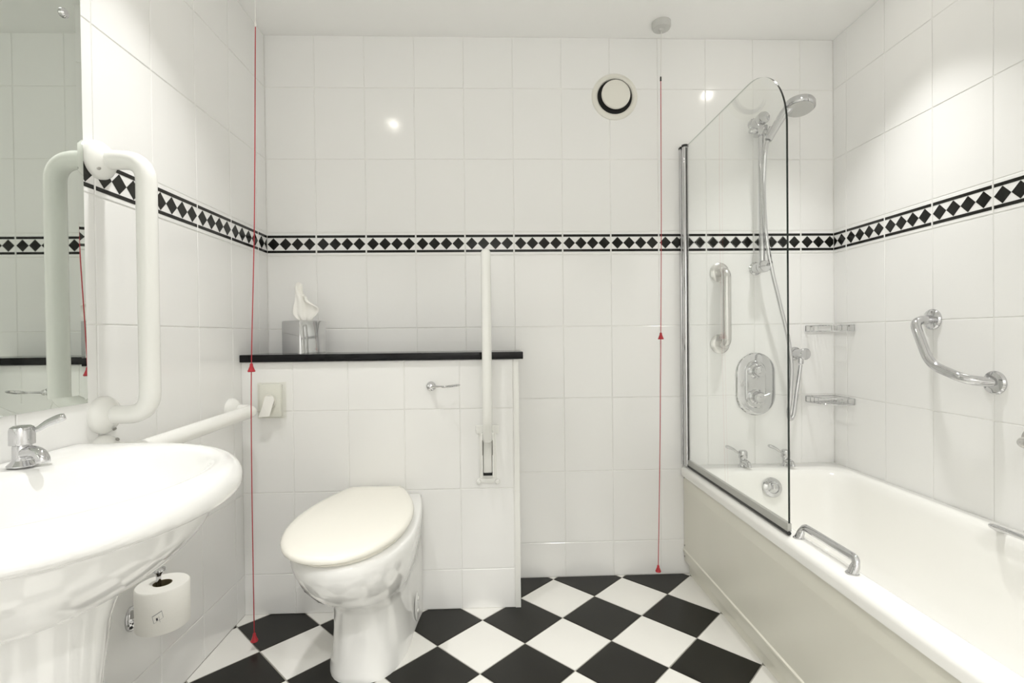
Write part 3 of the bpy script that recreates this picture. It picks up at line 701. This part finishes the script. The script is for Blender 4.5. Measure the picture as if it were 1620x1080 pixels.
MB().rings([ped(0.165, 0.150, 0.125, 0.0), ped(0.165, 0.150, 0.125, 0.02), ped(0.16, 0.120, 0.100, 0.06), ped(0.155, 0.105, 0.088, 0.20), ped(0.155, 0.108, 0.090, 0.40), ped(0.16, 0.125, 0.110, 0.58), ped(0.165, 0.140, 0.130, 0.645)]).build('pedestal', CERAMIC, bs, smooth=60)
tap('basin_tap', (0.066, -1.245, 0.851), (1, -0.35, 0), (0.72, 0.70, 0), 0.86, 'chrome lever tap on the white wash basin', None, 0.30, 0.80)

# ------------------------------------------------------------------ toilet
TX = 0.545
toi = thing('toilet', (TX, -0.55, 0), 'white back-to-wall toilet with closed cream lid', 'toilet')
def tout(yb, yf, hwb, hwm, ym, z, n=10, cx=TX, e=0.92):
    right = []
    for k in range(n):
        t = k / n; s = t * t * (3 - 2 * t); q = 0.55 * t + 0.45 * s
        right.append((hwb + (hwm - hwb) * (1 - (1 - t) ** 1.9), yb + (ym - yb) * t))
    for k in range(n + 1):
        a = PI / 2 * k / n; right.append((hwm * math.cos(a) ** e if k < n else 0.0, ym + (yf - ym) * math.sin(a)))
    left = [(-x, y) for x, y in right[:-1]][::-1]
    return [(cx + x, y, z) for x, y in right + left]
YB = LY - 0.0035
PC = TX + 0.013
rs = [tout(YB, -0.672, 0.148, 0.134, -0.45, 0.0, cx=PC, e=0.66), tout(YB, -0.670, 0.147, 0.133, -0.45, 0.016, cx=PC, e=0.66), tout(YB, -0.656, 0.146, 0.127, -0.45, 0.040, cx=PC, e=0.68), tout(YB, -0.648, 0.146, 0.123, -0.45, 0.12, cx=PC, e=0.70), tout(YB, -0.650, 0.146, 0.122, -0.46, 0.205, cx=PC, e=0.72),
      tout(YB, -0.672, 0.146, 0.128, -0.49, 0.240, cx=PC, e=0.78), tout(YB, -0.735, 0.147, 0.144, -0.53, 0.276, cx=TX + 0.010, e=0.84), tout(YB, -0.798, 0.148, 0.160, -0.57, 0.316, cx=TX + 0.008, e=0.9), tout(YB, -0.850, 0.150, 0.175, -0.59, 0.362, cx=TX + 0.007), tout(YB, -0.884, 0.152, 0.185, -0.60, 0.408, cx=TX + 0.006),
      tout(YB, -0.898, 0.153, 0.190, -0.605, 0.440, cx=TX + 0.006), tout(YB, -0.898, 0.152, 0.190, -0.605, 0.464, cx=TX + 0.006), tout(YB - 0.002, -0.888, 0.146, 0.183, -0.602, 0.472, cx=TX + 0.006)]
MB().rings(rs).build('pan', CERAMIC, toi, smooth=60)
MB().rings([tout(-0.275, -0.892, 0.100, 0.172, -0.61, 0.4735, cx=TX - 0.006), tout(-0.273, -0.896, 0.103, 0.175, -0.61, 0.478, cx=TX - 0.006), tout(-0.275, -0.892, 0.100, 0.172, -0.61, 0.4850, cx=TX - 0.006)]).build('seat', LID, toi, smooth=40)
lidr = [(0.010, 0.487), (0.0, 0.490), (-0.002, 0.496), (0.002, 0.504), (0.010, 0.509), (0.030, 0.5125), (0.08, 0.515), (0.14, 0.516)]
MB().rings([tout(-0.272 - i * 0.6, -0.922 + i * 1.1, max(0.02, 0.102 - i * 0.5), 0.191 - i, -0.61, z + 0.003, cx=TX - 0.012) for i, z in lidr]).build('lid', LID, toi, smooth=50)
for sx in (-1, 1): MB().tube([(TX + sx * 0.060 - 0.02, -0.262, 0.482), (TX + sx * 0.060 + 0.02, -0.262, 0.482)], 0.010, 14).build('hinge', LID, toi)
# floor fixing recess with two caps on the side of the shroud
m_ = MB(); m_.lathe([(0.055, 0), (0.054, 0.002), (0.048, 0.003), (0, 0.003)], (PC + 0.1385, -0.345, 0.068), (0.99, -0.12, 0), n=28, sx=0.45); fxr = m_.build('fixing_cover', CERAMIC, toi)
for zz in (0.098, 0.052): MB().lathe([(0.008, 0), (0.007, 0.004), (0, 0.005)], (PC + 0.1405, -0.345, zz), (0.99, -0.12, 0), n=14).build('fixing_cap', WPLAST, toi)

# ------------------------------------------------------------------ toilet roll on its holder
hx, hy = 0.098, -0.900
th_ = thing('toilet_roll_holder', (0, -0.867, 0.30), 'chrome toilet roll holder on the left wall below the basin', 'roll holder')
MB().lathe([(0.034, 0), (0.034, 0.004), (0.028, 0.012), (0.015, 0.018), (0.0, 0.019)], (0, -0.867, 0.335), (1, 0, 0), n=26, sx=0.7).build('rosette', CHROME, th_)
MB().tube(fillet([(0.012, -0.867, 0.326), (hx, hy, 0.306), (hx, hy, 0.474)], 0.03, 8), 0.0060, 12).build('arm', CHROME, th_)
MB().lathe([(0.006, -0.012), (0.009, -0.006), (0.016, 0.002), (0.0165, 0.007), (0.011, 0.011), (0, 0.012)], (hx, hy, 0.478), n=24).build('knob', CHROME, th_)
rl = thing('toilet_roll', (hx + 0.012, hy - 0.003, 0.338), 'white toilet roll upright on the chrome holder', 'toilet roll')
rx, ry_ = hx + 0.012, hy - 0.003
MB().lathe([(0.0225, 0.0), (0.060, 0.0), (0.0625, 0.003), (0.0625, 0.107), (0.060, 0.110), (0.0225, 0.110)], (rx, ry_, 0.338), n=40, cap0=False, cap1=False).build('paper', PAPER, rl, smooth=40)
MB().lathe([(0.0225, 0.0), (0.0225, 0.1102), (0.0212, 0.1102), (0.0212, 0.0)], (rx, ry_, 0.338), n=28, cap0=False, cap1=False).build('card_core', CARD, rl)
# small printed seal on the loose end
def patch(m2, a0, a1, z0, z1, skew, r, mi=0, n=5):
    vs_ = []
    for k in range(n + 1):
        a = a0 + (a1 - a0) * k / n
        for zz in (z0, z1): vs_.append((rx + r * math.cos(a + skew * (zz - z0)), ry_ + r * math.sin(a + skew * (zz - z0)), zz + 0.10 * (a - a0) * 0.35))
    m2.add(vs_, [[2 * k, 2 * k + 2, 2 * k + 3, 2 * k + 1] for k in range(n)], mi)
m_ = MB(); A = -1.15
patch(m_, A - 0.17, A + 0.17, 0.372, 0.391, -3.0, 0.0628, 0); patch(m_, A - 0.155, A + 0.155, 0.3733, 0.3897, -3.0, 0.0630, 1); patch(m_, A - 0.07, A - 0.01, 0.378, 0.385, -3.0, 0.0632, 2); patch(m_, A + 0.05, A + 0.06, 0.3735, 0.3895, -3.0, 0.0632, 0)
m_.build('printed_seal', [INK, PAPER, INKD], rl, smooth=0)
